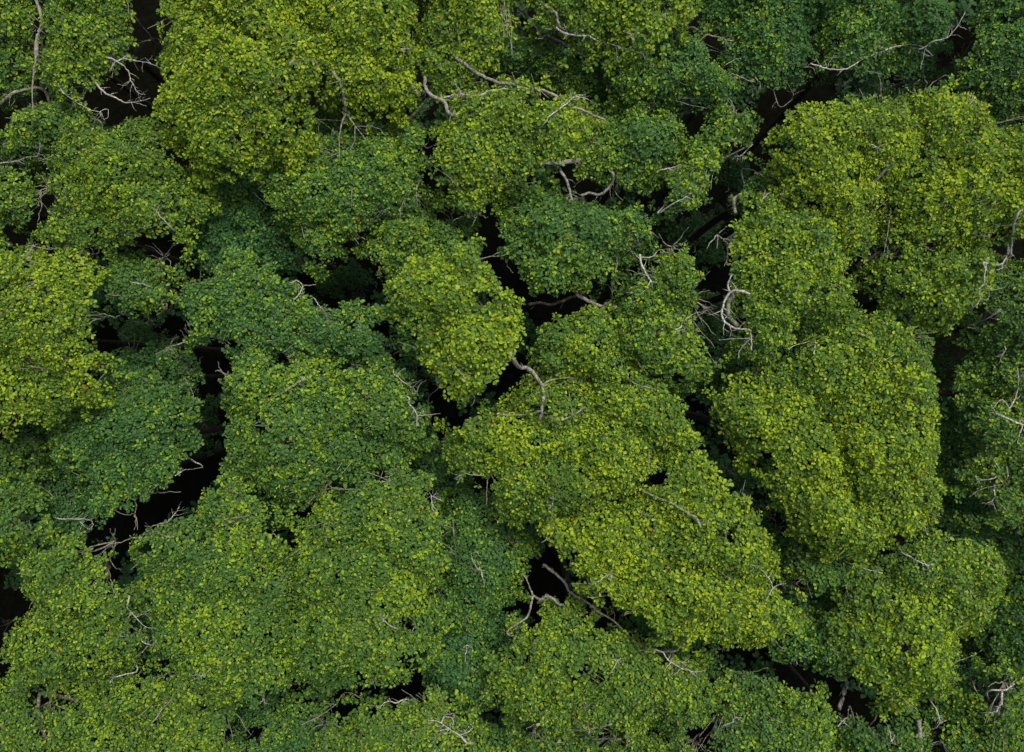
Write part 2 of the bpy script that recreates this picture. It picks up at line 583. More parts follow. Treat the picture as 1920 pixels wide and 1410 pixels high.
#      key   outline                     top   hue  age  leaf dens  name label
DATA = [
 ("t1", "-60,-60 50,-60 55,20 40,60 0,75 -60,90", 14.6, .6, .46, .23, .9, B, "small bright crown cut off by the top left corner"),
 ("t2", "85,-60 250,-60 248,40 238,95 205,130 178,160 110,185 82,150 78,60", 14.8, .6, .42, .23, .85, B, "green crown in the top left with white bare branches reaching right over a black gap"),
 ("t3", "-60,92 45,85 58,120 62,170 30,185 -60,195", 13.6, .3, .28, .22, .75, B, "thin dark green crown at the left edge below the corner crown"),
 ("t3b", "10,225 60,185 110,190 180,222 120,285 75,290 30,300 -60,300 -60,250", 14.0, .45, .36, .22, .8, B, "loose green crown at the left edge beside a thin pale branch"),
 ("t4", "-60,312 20,305 70,345 68,390 48,415 0,430 -60,440", 14.2, .5, .38, .22, .85, B, "small green crown at the left edge beside a narrow dark cleft"),
 ("t5", "110,215 180,235 240,205 280,230 320,310 355,375 322,410 315,452 250,455 190,460 100,470 62,450 82,390 97,310", 15.2, .7, .46, .21, .95, B, "broad dense olive green crown in the upper left with a rounded right edge"),
 ("t6", "192,472 255,476 300,480 325,510 318,570 290,590 240,620 210,600 192,570 184,510", 14.2, .45, .38, .22, .78, B, "small loose crown hanging over the black gap at left, lacy lower edge"),
 ("t7", "-80,452 60,465 150,484 183,530 178,590 160,625 184,690 170,750 110,770 40,790 -80,800", 15.8, .85, .54, .21, .97, B, "large dense yellow green crown filling the middle of the left edge"),
 ("t8", "95,780 180,730 280,725 345,715 370,760 368,830 345,875 320,910 270,945 200,985 150,940 110,880 85,830", 13.6, .15, .34, .235, .95, B, "dark green rounded crown left of the curved black crack"),
 ("t9", "-60,830 10,830 22,900 58,960 60,1010 40,1050 -60,1060", 14.0, .4, .38, .23, .9, B, "green crown cut off by the left edge below the large yellow green one"),
 ("t10", "60,1040 140,1008 180,1030 212,1090 238,1130 245,1200 262,1240 180,1275 90,1300 20,1290 0,1230 40,1150 30,1090", 15.0, .6, .42, .21, .95, B, "dense olive crown in the lower left, narrow top under the crack's end"),
 ("t11", "-60,1312 50,1310 72,1350 82,1410 60,1470 -60,1470", 14.4, .5, .42, .22, .9, B, "green crown in the bottom left corner left of a curved bare trunk"),
 ("t12", "95,1330 180,1285 260,1270 285,1320 255,1380 250,1470 95,1470", 14.2, .5, .42, .21, .9, B, "crown at the bottom edge just right of a curved bare trunk"),
 ("t13", "275,1285 330,1270 400,1295 445,1315 430,1370 410,1470 268,1470 260,1390", 14.3, .6, .46, .22, .92, B, "crown at the bottom edge with a slanting bare stick on its upper left"),
 ("t14", "230,1010 300,970 400,905 480,945 535,1010 545,1100 540,1200 535,1275 470,1325 400,1310 330,1275 300,1220 272,1150 275,1080 215,1040", 15.2, .45, .42, .215, .95, B, "big mid green crown below the crack, with a tiny white dead twig low down"),
 ("t15", "550,1000 600,930 700,905 790,900 820,960 812,1050 800,1110 825,1190 790,1240 740,1285 680,1270 620,1305 550,1295 545,1200 552,1100", 15.3, .5, .42, .225, .95, B, "big mid green crown in the lower middle, left of the darker blue green trees"),
 ("t16", "832,910 930,940 960,990 1005,1040 985,1095 950,1150 900,1165 845,1185 815,1120 822,1040", 13.4, .15, .26, .225, .85, B, "dark green thin crown with small white twigs, left of the forked grey limb"),
 ("t17", "825,1195 900,1165 955,1195 930,1250 900,1310 850,1312 805,1260", 12.6, .0, .22, .23, .9, U, "low dark blue green crown showing a small star of white twigs"),
 ("t18", "400,700 440,660 540,680 640,690 730,680 790,760 785,830 730,870 640,895 560,955 490,925 430,875 395,830", 15.0, .35, .38, .23, .93, B, "large green crown left of centre, right side edged by pale crooked branches"),
 ("t19", "335,605 360,540 425,485 510,500 560,545 620,580 690,560 732,620 722,675 600,675 480,680 400,648 312,645", 14.4, .15, .32, .24, .88, B, "blue green crown left of centre with a white forked twig on its top edge"),
 ("t20", "345,330 420,310 480,340 530,420 545,480 470,500 400,505 350,450 338,390", 12.2, .0, .18, .24, .92, U, "low dark blue green tree shaded by the bright crown above it, upper left"),
 ("t21", "280,-60 560,-60 580,60 595,110 560,180 582,250 540,298 470,290 430,245 440,290 390,310 340,300 290,220 275,150 275,60", 15.8, .9, .55, .235, .9, B, "large bright yellow green crown at the top left with two drooping lower lobes"),
 ("t22", "575,-60 760,-60 785,30 758,90 760,170 740,200 690,210 640,190 600,150 585,80", 15.5, .85, .53, .235, .88, B, "bright crown at the top edge left of centre with grey forking branches below"),
 ("t23", "775,-60 985,-60 950,40 920,110 880,150 820,150 782,110 788,40", 15.4, .8, .50, .23, .88, B, "bright crown at the top edge nearest the middle of the photo"),
 ("t24", "480,315 560,300 630,230 720,240 765,215 798,260 805,320 798,395 720,410 660,440 600,490 545,440 505,390", 14.3, .35, .38, .23, .93, B, "wide mid green crown below the forking grey branches"),
 ("t24b", "672,455 720,412 800,400 868,420 878,470 830,515 722,520 692,490", 14.0, .45, .40, .23, .9, B, "small green crown squeezed between a black hole and a narrow cleft, above centre"),
 ("t25", "822,245 860,180 960,160 1060,175 1118,215 1100,285 1060,315 1000,335 930,380 882,400 832,370 802,330", 15.4, .8, .50, .23, .87, B, "bright yellow green crown above centre crossed by a long pale limb"),
 ("t26", "995,-60 1290,-60 1270,50 1220,98 1140,95 1085,75 1015,40", 15.6, .8, .50, .24, .9, B, "bright crown at the top edge right of centre above a long bare limb"),
 ("t27", "930,65 1000,60 1080,105 1150,130 1160,195 1060,170 960,150 905,130", 13.2, .25, .34, .23, .85, B, "shaded green crown lying between two long pale limbs near the top"),
 ("t28", "1155,115 1290,70 1330,100 1388,140 1380,190 1330,200 1290,180 1200,205 1145,160", 14.2, .25, .34, .24, .9, B, "mid green crown near the top, right of the end of the long bare limb"),
 ("t29", "1120,222 1190,205 1260,212 1298,240 1280,300 1225,340 1180,358 1120,340 1092,310", 14.5, .35, .40, .235, .95, B, "compact rounded green crown right of the bright limb crossed crown"),
 ("t30", "1300,245 1360,205 1425,210 1415,260 1370,310 1345,350 1340,380 1290,410 1245,400 1225,360 1282,300", 14.5, .4, .40, .235, .85, B, "long narrow green crown slanting along the left bank of the black channel"),
 ("t31", "925,400 980,352 1060,365 1140,385 1215,405 1228,460 1170,482 1140,525 1050,552 990,540 962,490 932,450", 14.6, .3, .38, .25, .97, B, "dark green dome above centre ringed by black clefts and a brown limb"),
 ("t32", "742,535 800,490 880,475 945,520 993,570 988,620 950,690 920,728 870,738 832,705 790,660 762,618 735,590", 16.8, .75, .50, .265, .95, B, "brightest large leaved crown standing out at the centre of the photo"),
 ("t33", "1165,560 1220,515 1270,460 1308,490 1310,560 1338,640 1328,715 1280,738 1205,700 1172,650", 14.8, .55, .40, .235, .87, B, "tall narrow green crown right of centre with a white crooked branch at its tip"),
 ("t34", "1005,635 1040,592 1120,592 1165,612 1168,680 1215,715 1150,735 1060,715 995,698", 14.8, .65, .44, .23, 1.15, B, "olive crown at the centre just above a grey trunk emerging from a dark hole"),
 ("t35", "985,725 1060,715 1220,725 1290,765 1318,800 1300,860 1240,875 1190,925 1130,955 1060,1000 1010,990 940,960 900,890 852,860 842,800 890,775", 15.6, .85, .52, .225, .97, B, "broad yellow olive crown filling the centre below the grey trunk"),
 ("t36", "1222,880 1310,838 1362,880 1405,940 1452,1000 1482,1060 1420,1100 1330,1085 1240,1060 1185,1000 1195,925", 15.6, .8, .52, .24, .95, B, "bright green crown along the left bank of the lower right crack"),
 ("t37", "1040,1005 1130,950 1200,985 1260,1045 1340,1075 1420,1095 1488,1130 1490,1180 1430,1210 1370,1230 1310,1200 1240,1190 1200,1150 1130,1120 1085,1075", 15.9, .9, .54, .24, .95, B, "bright yellow green crown below right of centre with a white dead twig on its right"),
 ("t38", "965,1210 1000,1150 1080,1140 1140,1195 1240,1235 1318,1270 1328,1330 1290,1385 1200,1378 1100,1368 1000,1378 925,1340 925,1275", 14.6, .6, .40, .235, .85, B, "loose olive crown at the bottom centre below a forked pale grey limb"),
 ("t39", "600,1370 690,1325 800,1315 865,1345 890,1400 885,1470 590,1470", 13.8, .55, .40, .23, .82, B, "thin olive crown at the bottom edge with a white branched dead bough"),
 ("t56", "440,1390 480,1345 560,1340 600,1380 580,1470 430,1470", 12.4, .15, .26, .22, .8, U, "dim dark green tree at the bottom edge left of the thin olive crown"),
 ("t55", "905,1405 1000,1392 1200,1395 1300,1405 1290,1470 895,1470", 13.4, .4, .34, .22, .8, U, "narrow shaded strip of foliage along the bottom edge at the middle"),
 ("t40", "1455,235 1520,188 1620,162 1700,172 1735,220 1720,295 1640,350 1655,430 1600,475 1542,400 1482,370 1462,300", 15.7, .9, .53, .22, .95, B, "large yellow green crown in the upper right with a leafless hole near its right side"),
 ("t41", "1715,170 1790,145 1850,180 1880,222 1980,240 1980,380 1890,425 1850,460 1760,462 1692,420 1668,350 1735,290", 15.7, .9, .53, .22, .95, B, "large yellow green crown touching the right edge above a white crooked branch"),
 ("t42", "1672,435 1760,470 1850,468 1858,505 1820,570 1770,605 1700,575 1642,525", 15.2, .75, .50, .225, .92, B, "bright green rounded crown at right, pointed bottom over a dark pit"),
 ("t43", "1372,415 1425,375 1540,402 1588,490 1612,570 1580,618 1520,630 1470,665 1412,678 1392,620 1382,540 1357,470", 15.8, .65, .48, .235, .96, B, "dense green crown right of the black channel with a white curved limb on its left"),
 ("t43b", "1382,365 1430,320 1470,330 1475,370 1425,395", 13.6, .2, .24, .21, .6, U, "sparse little crown with white twigs at the top of the white curved limb"),
 ("t44a", "1432,708 1500,650 1600,600 1680,590 1740,640 1772,690 1778,785 1680,795 1555,785 1445,768", 15.4, .75, .48, .235, .93, B, "bright green crown at right above two larger yellow green crowns"),
 ("t44b", "1352,755 1440,715 1545,765 1590,850 1610,930 1672,985 1645,1040 1560,1030 1490,990 1450,910 1392,850", 15.9, .9, .56, .235, .95, B, "long yellow green crown along the right bank of the lower right crack"),
 ("t44c", "1555,770 1680,775 1778,775 1788,840 1765,900 1772,960 1710,1015 1655,1000 1590,925", 15.6, .85, .54, .235, .94, B, "yellow green crown at right beside the deep dark gully"),
 ("t45", "1495,1010 1560,1045 1640,1050 1640,1080 1580,1108 1512,1118 1485,1060", 14.2, .4, .38, .235, .88, B, "small green crown tucked under the lower tip of the long yellow green one"),
 ("t46", "1665,1045 1750,1002 1838,1012 1880,1060 1888,1130 1858,1180 1800,1250 1778,1310 1720,1348 1662,1310 1602,1260 1595,1190 1612,1110", 15.2, .7, .47, .23, .95, B, "broad green crown in the lower right tapering to a point at its bottom"),
 ("t47", "1490,1165 1570,1135 1595,1190 1605,1260 1560,1272 1500,1252 1455,1232", 13.4, .15, .32, .245, .9, B, "shaded green crown at lower right over a black hole with a pale trunk"),
 ("t48a", "1888,490 1980,460 1980,720 1845,755 1855,680 1850,600 1870,540", 14.4, .35, .36, .215, .8, B, "green twiggy crown at the right edge, under a zigzag of white branches"),
 ("t48b", "1832,765 1900,745 1980,740 1980,1000 1862,970 1842,900 1868,850", 14.6, .5, .40, .215, .82, B, "pale twiggy crown at the right edge below the zigzag branched one"),
 ("t49a", "1305,-60 1550,-60 1535,60 1555,130 1480,160 1405,140 1345,95 1315,40", 13.6, .1, .30, .23, .92, B, "dull dark green crown at the top edge, left one of the upper right pair"),
 ("t49b", "1560,-60 1770,-60 1798,30 1762,80 1680,98 1605,125 1550,125 1542,50", 13.7, .15, .32, .23, .92, B, "dull green crown at the top right with a thin bare branch along its lower edge"),
 ("t50", "1855,20 1900,-60 1980,-60 1980,240 1915,220 1865,180 1815,140 1852,100", 13.8, .15, .32, .23, .92, B, "dull green crown in the top right corner beyond the dark gap"),
 ("t51", "1805,1340 1862,1262 1980,1250 1980,1470 1795,1470", 14.0, .4, .38, .225, .85, B, "green crown in the bottom right corner with a stout white broken branch"),
 ("t52", "1580,1390 1660,1350 1755,1365 1775,1420 1760,1470 1575,1470", 13.4, .3, .34, .225, .78, B, "thin crown at the bottom edge with a grey trunk and a star of white twigs"),
 ("t53", "1352,1295 1420,1268 1500,1282 1555,1322 1565,1380 1540,1470 1340,1470 1325,1380", 13.8, .4, .36, .225, .85, B, "green crown at the bottom edge left of the pale upright trunk"),
 ("t54", "1885,1050 1980,1010 1980,1235 1875,1235 1858,1190 1895,1130", 12.6, .15, .28, .23, .85, U, "shaded green tree at the right edge beside the broad tapering crown"),
 ("t57", "1765,890 1825,805 1848,900 1858,990 1830,1040 1800,1030 1770,980", 11.8, .0, .24, .23, .85, U, "dark blue green tree at the bottom of the gully near the right edge"),
 ("t58", "1790,620 1835,600 1845,680 1830,760 1790,780 1778,700", 9.5, .0, .12, .22, .75, U, "very dark tree deep in the upper gully by brown fallen looking trunks"),
 ("t59", "1345,700 1395,675 1445,690 1430,735 1365,755", 12.4, .15, .22, .225, .8, U, "small dim crown under the tail of the white curved limb"),
 ("t60", "765,800 830,850 850,915 800,905 765,860", 11.5, .0, .20, .225, .8, U, "small dark blue green crown wedged left of the central olive crown"),
 ("t61", "200,690 260,655 330,655 358,700 330,722 250,730 190,735", 10.8, .05, .14, .22, .7, U, "very dim low crown at the foot of the black gap at left"),
 ("t62", "40,870 100,880 150,945 160,1000 95,1025 65,960", 11.6, .05, .18, .22, .75, U, "dim low tree at left with a thin bare branch and a white looped twig"),
 ("t63", "1590,130 1700,105 1770,90 1790,130 1720,165 1600,165", 9.5, .0, .14, .23, .7, U, "dim understory tree in the dark gap under the thin bare branch, upper right"),
 ("t64", "1180,1140 1260,1190 1330,1225 1320,1262 1240,1225 1180,1195", 12.2, .05, .22, .225, .8, U, "dark foliage tree between the bright crown and the loose olive crown, lower right"),
 ("t65", "60,795 130,785 100,850 50,865 20,830", 11.2, .0, .14, .22, .75, U, "very dark low tree in the shade under the large left crown"),
 ("t66", "900,75 960,55 985,110 960,145 900,120", 11.5, .1, .22, .22, .75, U, "dark low tree under the top edge where two long limbs begin"),
 ("t67", "560,260 620,215 660,250 660,300 590,310", 12.0, .25, .24, .21, .7, U, "dim twiggy tree seen through the fork of grey branches"),
 ("t68", "1150,500 1195,490 1215,540 1175,570 1140,550", 12.6, .3, .28, .225, .65, U, "wispy low crown between the dark dome and the tall narrow crown"),
 ("t69", "300,1130 270,1110 245,1130 262,1195 280,1205", 11.8, .05, .20, .22, .75, U, "dim low tree behind bare twigs between two lower left crowns"),
 ("t70", "1480,1110 1560,1125 1590,1150 1500,1165 1470,1140", 12.2, .0, .20, .235, .85, U, "dark blue green tree in the shade right of the white dead twig"),
 ("t71", "1790,1290 1840,1230 1860,1260 1820,1330", 11.4, .05, .20, .225, .75, U, "dim little tree with a bare forked twig, left of the bottom right crown"),
 ("t72", "600,920 650,890 690,915 660,960 610,955", 12.0, .0, .18, .235, .8, U, "dark blue green tree in a small hole between three lower left crowns"),
 ("t73", "740,640 790,660 800,700 770,720 735,690", 10.0, .0, .14, .22, .7, U, "very dark low tree in the gap left of the brightest crown"),
 ("t74", "1370,850 1420,890 1455,960 1490,1010 1470,1040 1430,980 1380,900", 10.0, .0, .14, .23, .7, U, "very dark tree at the bottom of the lower right crack"),
 ("t75", "430,300 480,300 560,330 530,360 470,345", 13.0, .2, .26, .23, .85, U, "shaded crown under the drooping lobe of the large bright top left crown"),
 ("s1", "1290,415 1350,400 1362,470 1320,490 1285,460", 1.5, .0, .08, .22, .6, S, "nearly black sapling in the middle of the black channel right of centre"),
 ("s2", "1355,300 1400,290 1410,340 1370,360", 1.5, .0, .08, .22, .6, S, "nearly black sapling at the top of the black channel"),
 ("s3", "230,610 290,600 300,650 240,660", 2.5, .0, .10, .22, .65, S, "nearly black sapling in the wide gap below the lacy small crown"),
 ("s4", "600,510 660,495 690,530 640,560 600,545", 2.0, .0, .10, .22, .65, S, "nearly black sapling in the dark hole above the blue green crown"),
 ("s5", "365,760 395,760 395,830 368,840", -1.0, .0, .08, .22, .65, S, "nearly black sapling at the upper end of the curved crack"),
 ("s6", "1330,560 1355,560 1352,650 1335,650", 0.5, .0, .10, .22, .6, S, "nearly black sapling beside the white curved limb"),
]
import time
_t0 = time.time()
for i, (key, poly, zt, hue, age, leaf, dens, nm, lab) in enumerate(DATA):
    plan_tree(key, poly, zt, hue, age, leaf, dens, nm, lab, {B: G1, U: G2, S: G3}[nm],
              H={B: 1.05, U: 1.1, S: 0.9}[nm], seed=i * 17 + 3)
# ------------------------------------------------------------------ the boughs the eye can follow: tree, bark, height over the leaves, radii (px of a 1920 wide picture), path, forks
BR = [
 ("t2",'g',.0,6,4,"68,99 70,71 78,51 78,34 68,0",[(3,2,"78,51 97,48"),(4,3,"68,99 64,130 60,167 63,218")]),
 ("t3",'w',.25,1.5,2.6,"63,92 44,82 22,80 10,73 0,65",[(1.5,1,"65,73 53,61 49,44")]),
 ("t3b",'g',.15,4,5.5,"44,168 20,177 0,197",[]),
 ("t2",'w',.2,2.4,1.6,"109,158 119,174 146,194 170,206 189,211 189,218",[(1.2,.8,"146,194 157,183 148,183"),(1.2,.8,"187,208 201,204 203,218 194,225"),(1,.7,"146,194 132,208")]),
 ("t2",'w',.2,3.6,2,"179,155 194,172 218,184 235,192 259,191 281,184",[(1.4,.8,"259,191 275,199")]),
 ("t2",'w',.25,2.8,1.6,"208,109 225,119 240,133 245,150 260,175 272,177",[(1.2,.7,"245,150 235,160 220,158")]),
 ("t2",'w',.25,2.4,1.4,"216,116 231,111 255,114 282,119 303,129",[(1.2,.8,"231,111 236,102"),(1.2,.8,"260,115 260,133"),(1.2,.8,"282,119 272,108")]),
 ("t2",'g',.1,1.4,1.2,"242,24 254,32 262,44",[]),
 ("t21",'b',.1,1.2,1.2,"340,92 320,82 289,71 265,77 238,61",[(1,.7,"289,71 300,85"),(1,.7,"320,82 338,100")]),
 ("t3b",'w',.15,1.6,2.6,"75,269 72,291 54,294 27,303 0,306",[(1.2,.8,"37,302 46,313")]),
 ("t5",'w',.2,1.4,1,"301,407 294,397 289,391",[(1,.7,"294,397 289,404")]),
 ("t7",'g',.1,4.5,3,"51,480 63,460",[]),
 ("t21",'g',-.06,5,3,"579,114 551,114 531,134 514,150 490,157 492,177 483,192",[(2,1.2,"518,152 540,160 565,168"),(1.4,.9,"535,155 555,175")]),
 ("t22",'g',.1,4.8,3.6,"626,136 640,160 647,191 649,211",[(3,2,"649,211 640,235 636,259 637,303"),(3.2,2,"649,211 667,238 688,264"),(2.2,1.6,"667,238 665,262 657,282 660,284"),(1.5,1,"671,237 708,240 722,254")]),
 ("t24",'m',.15,1.6,1.2,"640,226 596,223 587,211 572,197",[(1.3,1,"596,223 616,238 633,254"),(1.1,.8,"590,235 599,265")]),
 ("t24",'g',.15,1.8,1.3,"660,282 633,286 609,279 579,271",[(1.4,1,"633,286 599,303"),(1.2,.8,"609,279 590,292")]),
 ("t23",'g',.12,4.6,5.4,"797,146 797,163 810,180 831,189 841,211 858,218",[]),
 ("t25",'w',.2,2,3.4,"950,167 919,170 897,180 871,177 848,179 831,184",[(2,1.2,"894,182 905,196"),(1.3,.9,"871,177 852,170")]),
 ("t25",'g',.18,4.6,3,"868,117 888,133 912,146 936,155 960,158 980,166 1011,168 1038,177 1055,191 1086,204 1113,216 1137,228",[(1.6,1,"960,158 975,148"),(1.6,1,"1011,168 1030,185")]),
 ("t23",'w',.15,2.2,1.6,"752,92 769,92 776,97",[]),
 ("t24",'m',.12,3,3.8,"800,185 773,218 745,245",[(2,1.4,"773,216 732,226")]),
 ("t23",'g',.1,1.5,1.3,"762,150 783,170 800,170",[(1.2,.8,"775,162 762,178")]),
 ("t24",'g',.15,2.2,1.7,"781,354 782,385",[]),
 ("t24",'g',.15,2.2,1.6,"762,361 752,391 750,419",[]),
 ("t24",'g',.15,1.8,1.3,"660,357 659,388",[]),
 ("t26",'g',.2,3,4,"1043,26 1038,20 1009,0",[]),
 ("t26",'w',.15,3.4,2.6,"1043,51 1055,61 1079,66 1105,67",[]),
 ("t27",'g',.35,5.4,3,"980,20 997,41 1021,63 1045,76 1072,90 1100,100 1123,117 1154,123 1181,126 1232,126",[(2.6,2,"997,45 1020,52 1034,55"),(1.6,1,"1181,126 1205,112")]),
 ("t26",'g',.15,2.2,1.6,"1140,82 1171,90 1205,100 1225,101",[(1.4,1,"1198,91 1222,94"),(1.2,.8,"1206,100 1214,112")]),
 ("t26",'w',.2,1.5,1.1,"1178,61 1190,71",[(1,.7,"1182,65 1196,60")]),
 ("t49a",'g',.2,3.2,2.4,"1300,51 1326,65 1375,77",[(1.8,1.2,"1326,65 1304,85"),(1.3,.9,"1326,65 1326,40")]),
 ("t28",'w',.2,1.7,1.3,"1365,136 1382,141 1396,148 1413,153",[(1.3,.9,"1358,124 1379,111 1390,109"),(1.2,.9,"1365,136 1372,126")]),
 ("t49a",'w',.2,1.4,1.1,"1425,155 1426,168",[]),
 ("t25",'w',.25,2.2,1.8,"1030,218 1062,194 1079,180 1098,178",[(1.5,.9,"1079,180 1100,185 1112,192")]),
 ("t29",'g',.15,2.2,1.8,"1096,231 1118,267",[]),
 ("t25",'g',.1,5.2,6.2,"1021,305 1055,305 1089,300",[]),
 ("t25",'g',.1,3.8,3,"1054,325 1066,347 1069,366 1074,376",[(1.5,1,"1069,366 1060,366")]),
 ("t29",'g',.1,4.4,3.2,"1149,327 1147,344 1127,364 1106,362 1089,366",[]),
 ("t29",'w',.2,3,2.2,"1239,318 1258,315 1277,308",[]),
 ("t30",'w',.2,1.9,1.5,"1260,383 1287,369 1311,351",[(1.2,.9,"1287,369 1300,374")]),
 ("t30",'w',.15,1.6,1.3,"1402,279 1391,291 1377,293",[(1.2,.9,"1391,291 1390,299")]),
 ("t43b",'g',.1,3.4,4.6,"1396,362 1380,368 1375,378 1379,398",[]),
 ("t43b",'w',.2,2.2,1.5,"1440,328 1426,327 1409,318",[(1.4,1,"1426,327 1432,312"),(1.3,.9,"1426,327 1438,340")]),
 ("t43b",'w',.35,2,1.5,"1428,397 1430,374 1435,354",[(1.8,1.4,"1431,371 1445,361 1442,385 1428,397"),(1.4,1,"1452,390 1464,372 1470,350"),(1.2,.8,"1464,372 1480,378")]),
 ("t31",'g',.15,2.6,2.2,"1191,439 1198,456 1202,473",[(1.5,1,"1159,466 1172,462 1180,470")]),
 ("t49b",'w',.2,1.8,2.6,"1735,90 1709,83 1679,88 1645,100 1617,111 1594,126 1577,131 1549,128 1519,119",[(1.3,.9,"1735,90 1726,131"),(1.3,.9,"1645,100 1565,108 1545,108"),(1.1,.8,"1549,120 1566,98")]),
 ("t49b",'w',.25,1.5,1.7,"1750,77 1776,70 1796,48 1810,22",[(1.2,.8,"1796,50 1813,55"),(1.2,.8,"1750,75 1757,82")]),
 ("t49a",'g',.1,1.5,1.3,"1451,170 1463,201 1488,179 1471,150",[(1,.7,"1465,165 1470,150")]),
 ("t40",'g',.0,3.8,3,"1641,340 1656,322 1672,306",[(2,1.3,"1668,310 1662,330"),(1.5,1,"1660,318 1664,340")]),
 ("t40",'w',.25,1.5,1.2,"1638,272 1646,278 1636,275",[]),
 ("t41",'g',.15,2.2,1.7,"1670,391 1668,415 1662,453 1657,475",[]),
 ("t48a",'w',.9,3.4,4.4,"1895,477 1898,442 1903,412 1920,386 1940,365",[]),
 ("t41",'b',-2.5,12,9,"1935,408 1905,425 1878,438",[]),
 ("t41",'w',.2,1.5,1.1,"1817,197 1828,184",[(1.2,.8,"1828,184 1835,190"),(1.2,.8,"1830,205 1842,200")]),
 ("t6",'w',.2,2.6,2,"191,501 163,491 145,480",[(1.6,1.1,"174,506 157,497")]),
 ("t6",'w',.15,1.6,1.2,"252,530 272,533 283,539",[(1.2,.8,"228,590 222,578"),(1.2,.8,"228,588 238,580")]),
 ("t8",'w',.2,1.6,1.2,"328,892 344,882 355,880",[]),
 ("t8",'g',.2,1.7,1.4,"347,708 362,739 361,760 354,770",[]),
 ("t65",'g',.2,1.5,1.2,"20,841 44,848 78,839",[]),
 ("t62",'g',.35,2.2,1.7,"26,891 51,901 78,913 97,928 102,940",[]),
 ("t61",'m',.2,2.2,1.6,"201,725 240,727 286,720",[]),
 ("t19",'w',.25,2,2.4,"553,560 563,549 567,535 557,526 550,528",[(1.8,1.2,"567,535 582,535 592,533")]),
 ("t19",'w',.2,1.8,1.4,"596,571 609,583",[]),
 ("t19",'g',.15,1.6,1.3,"671,596 677,620",[(1.2,.9,"677,620 664,618")]),
 ("t18",'g',.15,3.2,3.8,"529,736 551,722 572,708",[(1.8,1.2,"529,736 505,750 490,757")]),
 ("t18",'w',.15,2.2,1.7,"740,703 762,720 776,729 785,743",[(2,1.4,"783,732 788,719 800,714"),(1.4,1,"776,725 790,712"),(1.3,.9,"740,703 760,690")]),
 ("t60",'w',.5,1.6,1.8,"815,734 827,722 820,710",[]),
 ("t18",'w',.15,2.8,2,"769,760 778,770 783,783 780,800",[(1.7,1.2,"785,780 805,778 827,775"),(1.2,.9,"778,770 770,778")]),
 ("t35",'g',.05,4,6,"1016,770 1018,729 1004,705 991,691 974,688 967,681 955,661",[(4.2,2.6,"1020,722 1038,711 1069,708 1096,714"),(3.6,2.4,"1016,770 980,778 920,776"),(2,1.5,"1006,705 985,722")]),
 ("t35",'g',.2,3.2,2.4,"1079,776 1058,786 1035,790",[(2.6,2,"1069,760 1066,732")]),
 ("t32",'w',.15,1.7,1.2,"854,688 865,700 875,715",[(1.2,.8,"865,705 882,704"),(1.2,.8,"817,596 808,610")]),
 ("t18",'w',.0,1.5,1.1,"480,794 498,786 515,790",[(1.2,.8,"498,786 505,805"),(1.2,.8,"498,800 490,782")]),
 ("t15",'w',.25,2.2,1.8,"810,954 809,933 808,928",[(1.9,1.3,"809,932 822,935 832,940"),(1.6,1.2,"810,950 821,957")]),
 ("t35",'w',.15,2.2,1.6,"895,891 871,889 854,896",[]),
 ("t31",'g',-.1,5.6,4,"1086,553 1083,554 1103,564 1127,574 1157,576",[(4.2,3.4,"1086,554 1094,528 1096,515"),(1.3,.9,"1112,570 1117,590")]),
 ("t31",'b',-.1,4.6,3.6,"1083,554 1066,559 1038,571 1015,568 991,571",[(1.4,1,"1060,562 1050,578")]),
 ("t33",'w',.2,3,3.8,"1220,526 1214,518 1203,497 1200,477",[(2,1.3,"1220,528 1210,543 1195,555"),(2.2,1.6,"1204,484 1222,482 1237,468 1248,474 1248,485"),(1.6,1.2,"1248,474 1256,473"),(1.4,1,"1229,491 1234,489 1241,496")]),
 ("t43",'w',.25,4.4,2.6,"1396,547 1375,545 1362,557 1355,576 1355,596 1367,610 1385,617 1404,618 1409,634 1409,657",[(4,3.4,"1367,547 1365,531 1372,516"),(2,1.4,"1396,630 1394,647 1385,661 1385,671"),(1.4,1,"1396,636 1375,635 1348,637"),(1.4,1,"1400,625 1412,610"),(1.3,.9,"1377,552 1377,569")]),
 ("t43",'m',.0,7,6,"1376,550 1365,569 1368,593 1384,612",[(2.2,1.5,"1370,575 1385,600 1402,612")]),
 ("t59",'w',.25,1.6,1.3,"1406,674 1385,680 1365,681 1351,674 1341,681",[(1.2,.8,"1385,680 1410,700"),(1.2,.8,"1400,690 1425,670")]),
 ("t33",'w',.2,1.8,1.4,"1265,620 1275,613 1280,603",[(1.2,.9,"1280,603 1300,589 1320,583")]),
 ("t33",'g',.1,1.5,1.2,"1314,589 1334,574",[(1.1,.8,"1318,586 1335,590")]),
 ("t35",'m',.25,2.4,2,"1230,732 1219,727 1191,719 1176,707",[(1.8,1.2,"1176,707 1181,697")]),
 ("t33",'b',.0,1.6,1.3,"1161,623 1172,618 1185,605",[]),
 ("t59",'b',.1,2.2,1.7,"1326,732 1321,756 1329,773 1336,790 1331,804",[(1.5,1.1,"1336,790 1348,770")]),
 ("t48a",'w',.8,2.8,2.8,"1898,460 1888,480 1876,496 1860,494 1844,492",[(2.2,1.8,"1844,494 1851,508 1876,504 1878,495"),(2.2,1.6,"1851,508 1845,531 1835,542 1837,562 1825,577 1822,589"),(1.8,1.4,"1845,531 1854,545 1852,562 1839,560"),(1.5,1,"1825,577 1817,564"),(1.5,1,"1880,496 1895,510"),(1.4,.9,"1854,545 1880,540 1890,530")]),
 ("t48a",'w',.2,2.6,2,"1876,579 1862,591 1845,601",[]),
 ("t48a",'w',.25,1.7,1.3,"1886,654 1876,671 1878,681",[(1.2,.9,"1876,671 1868,668")]),
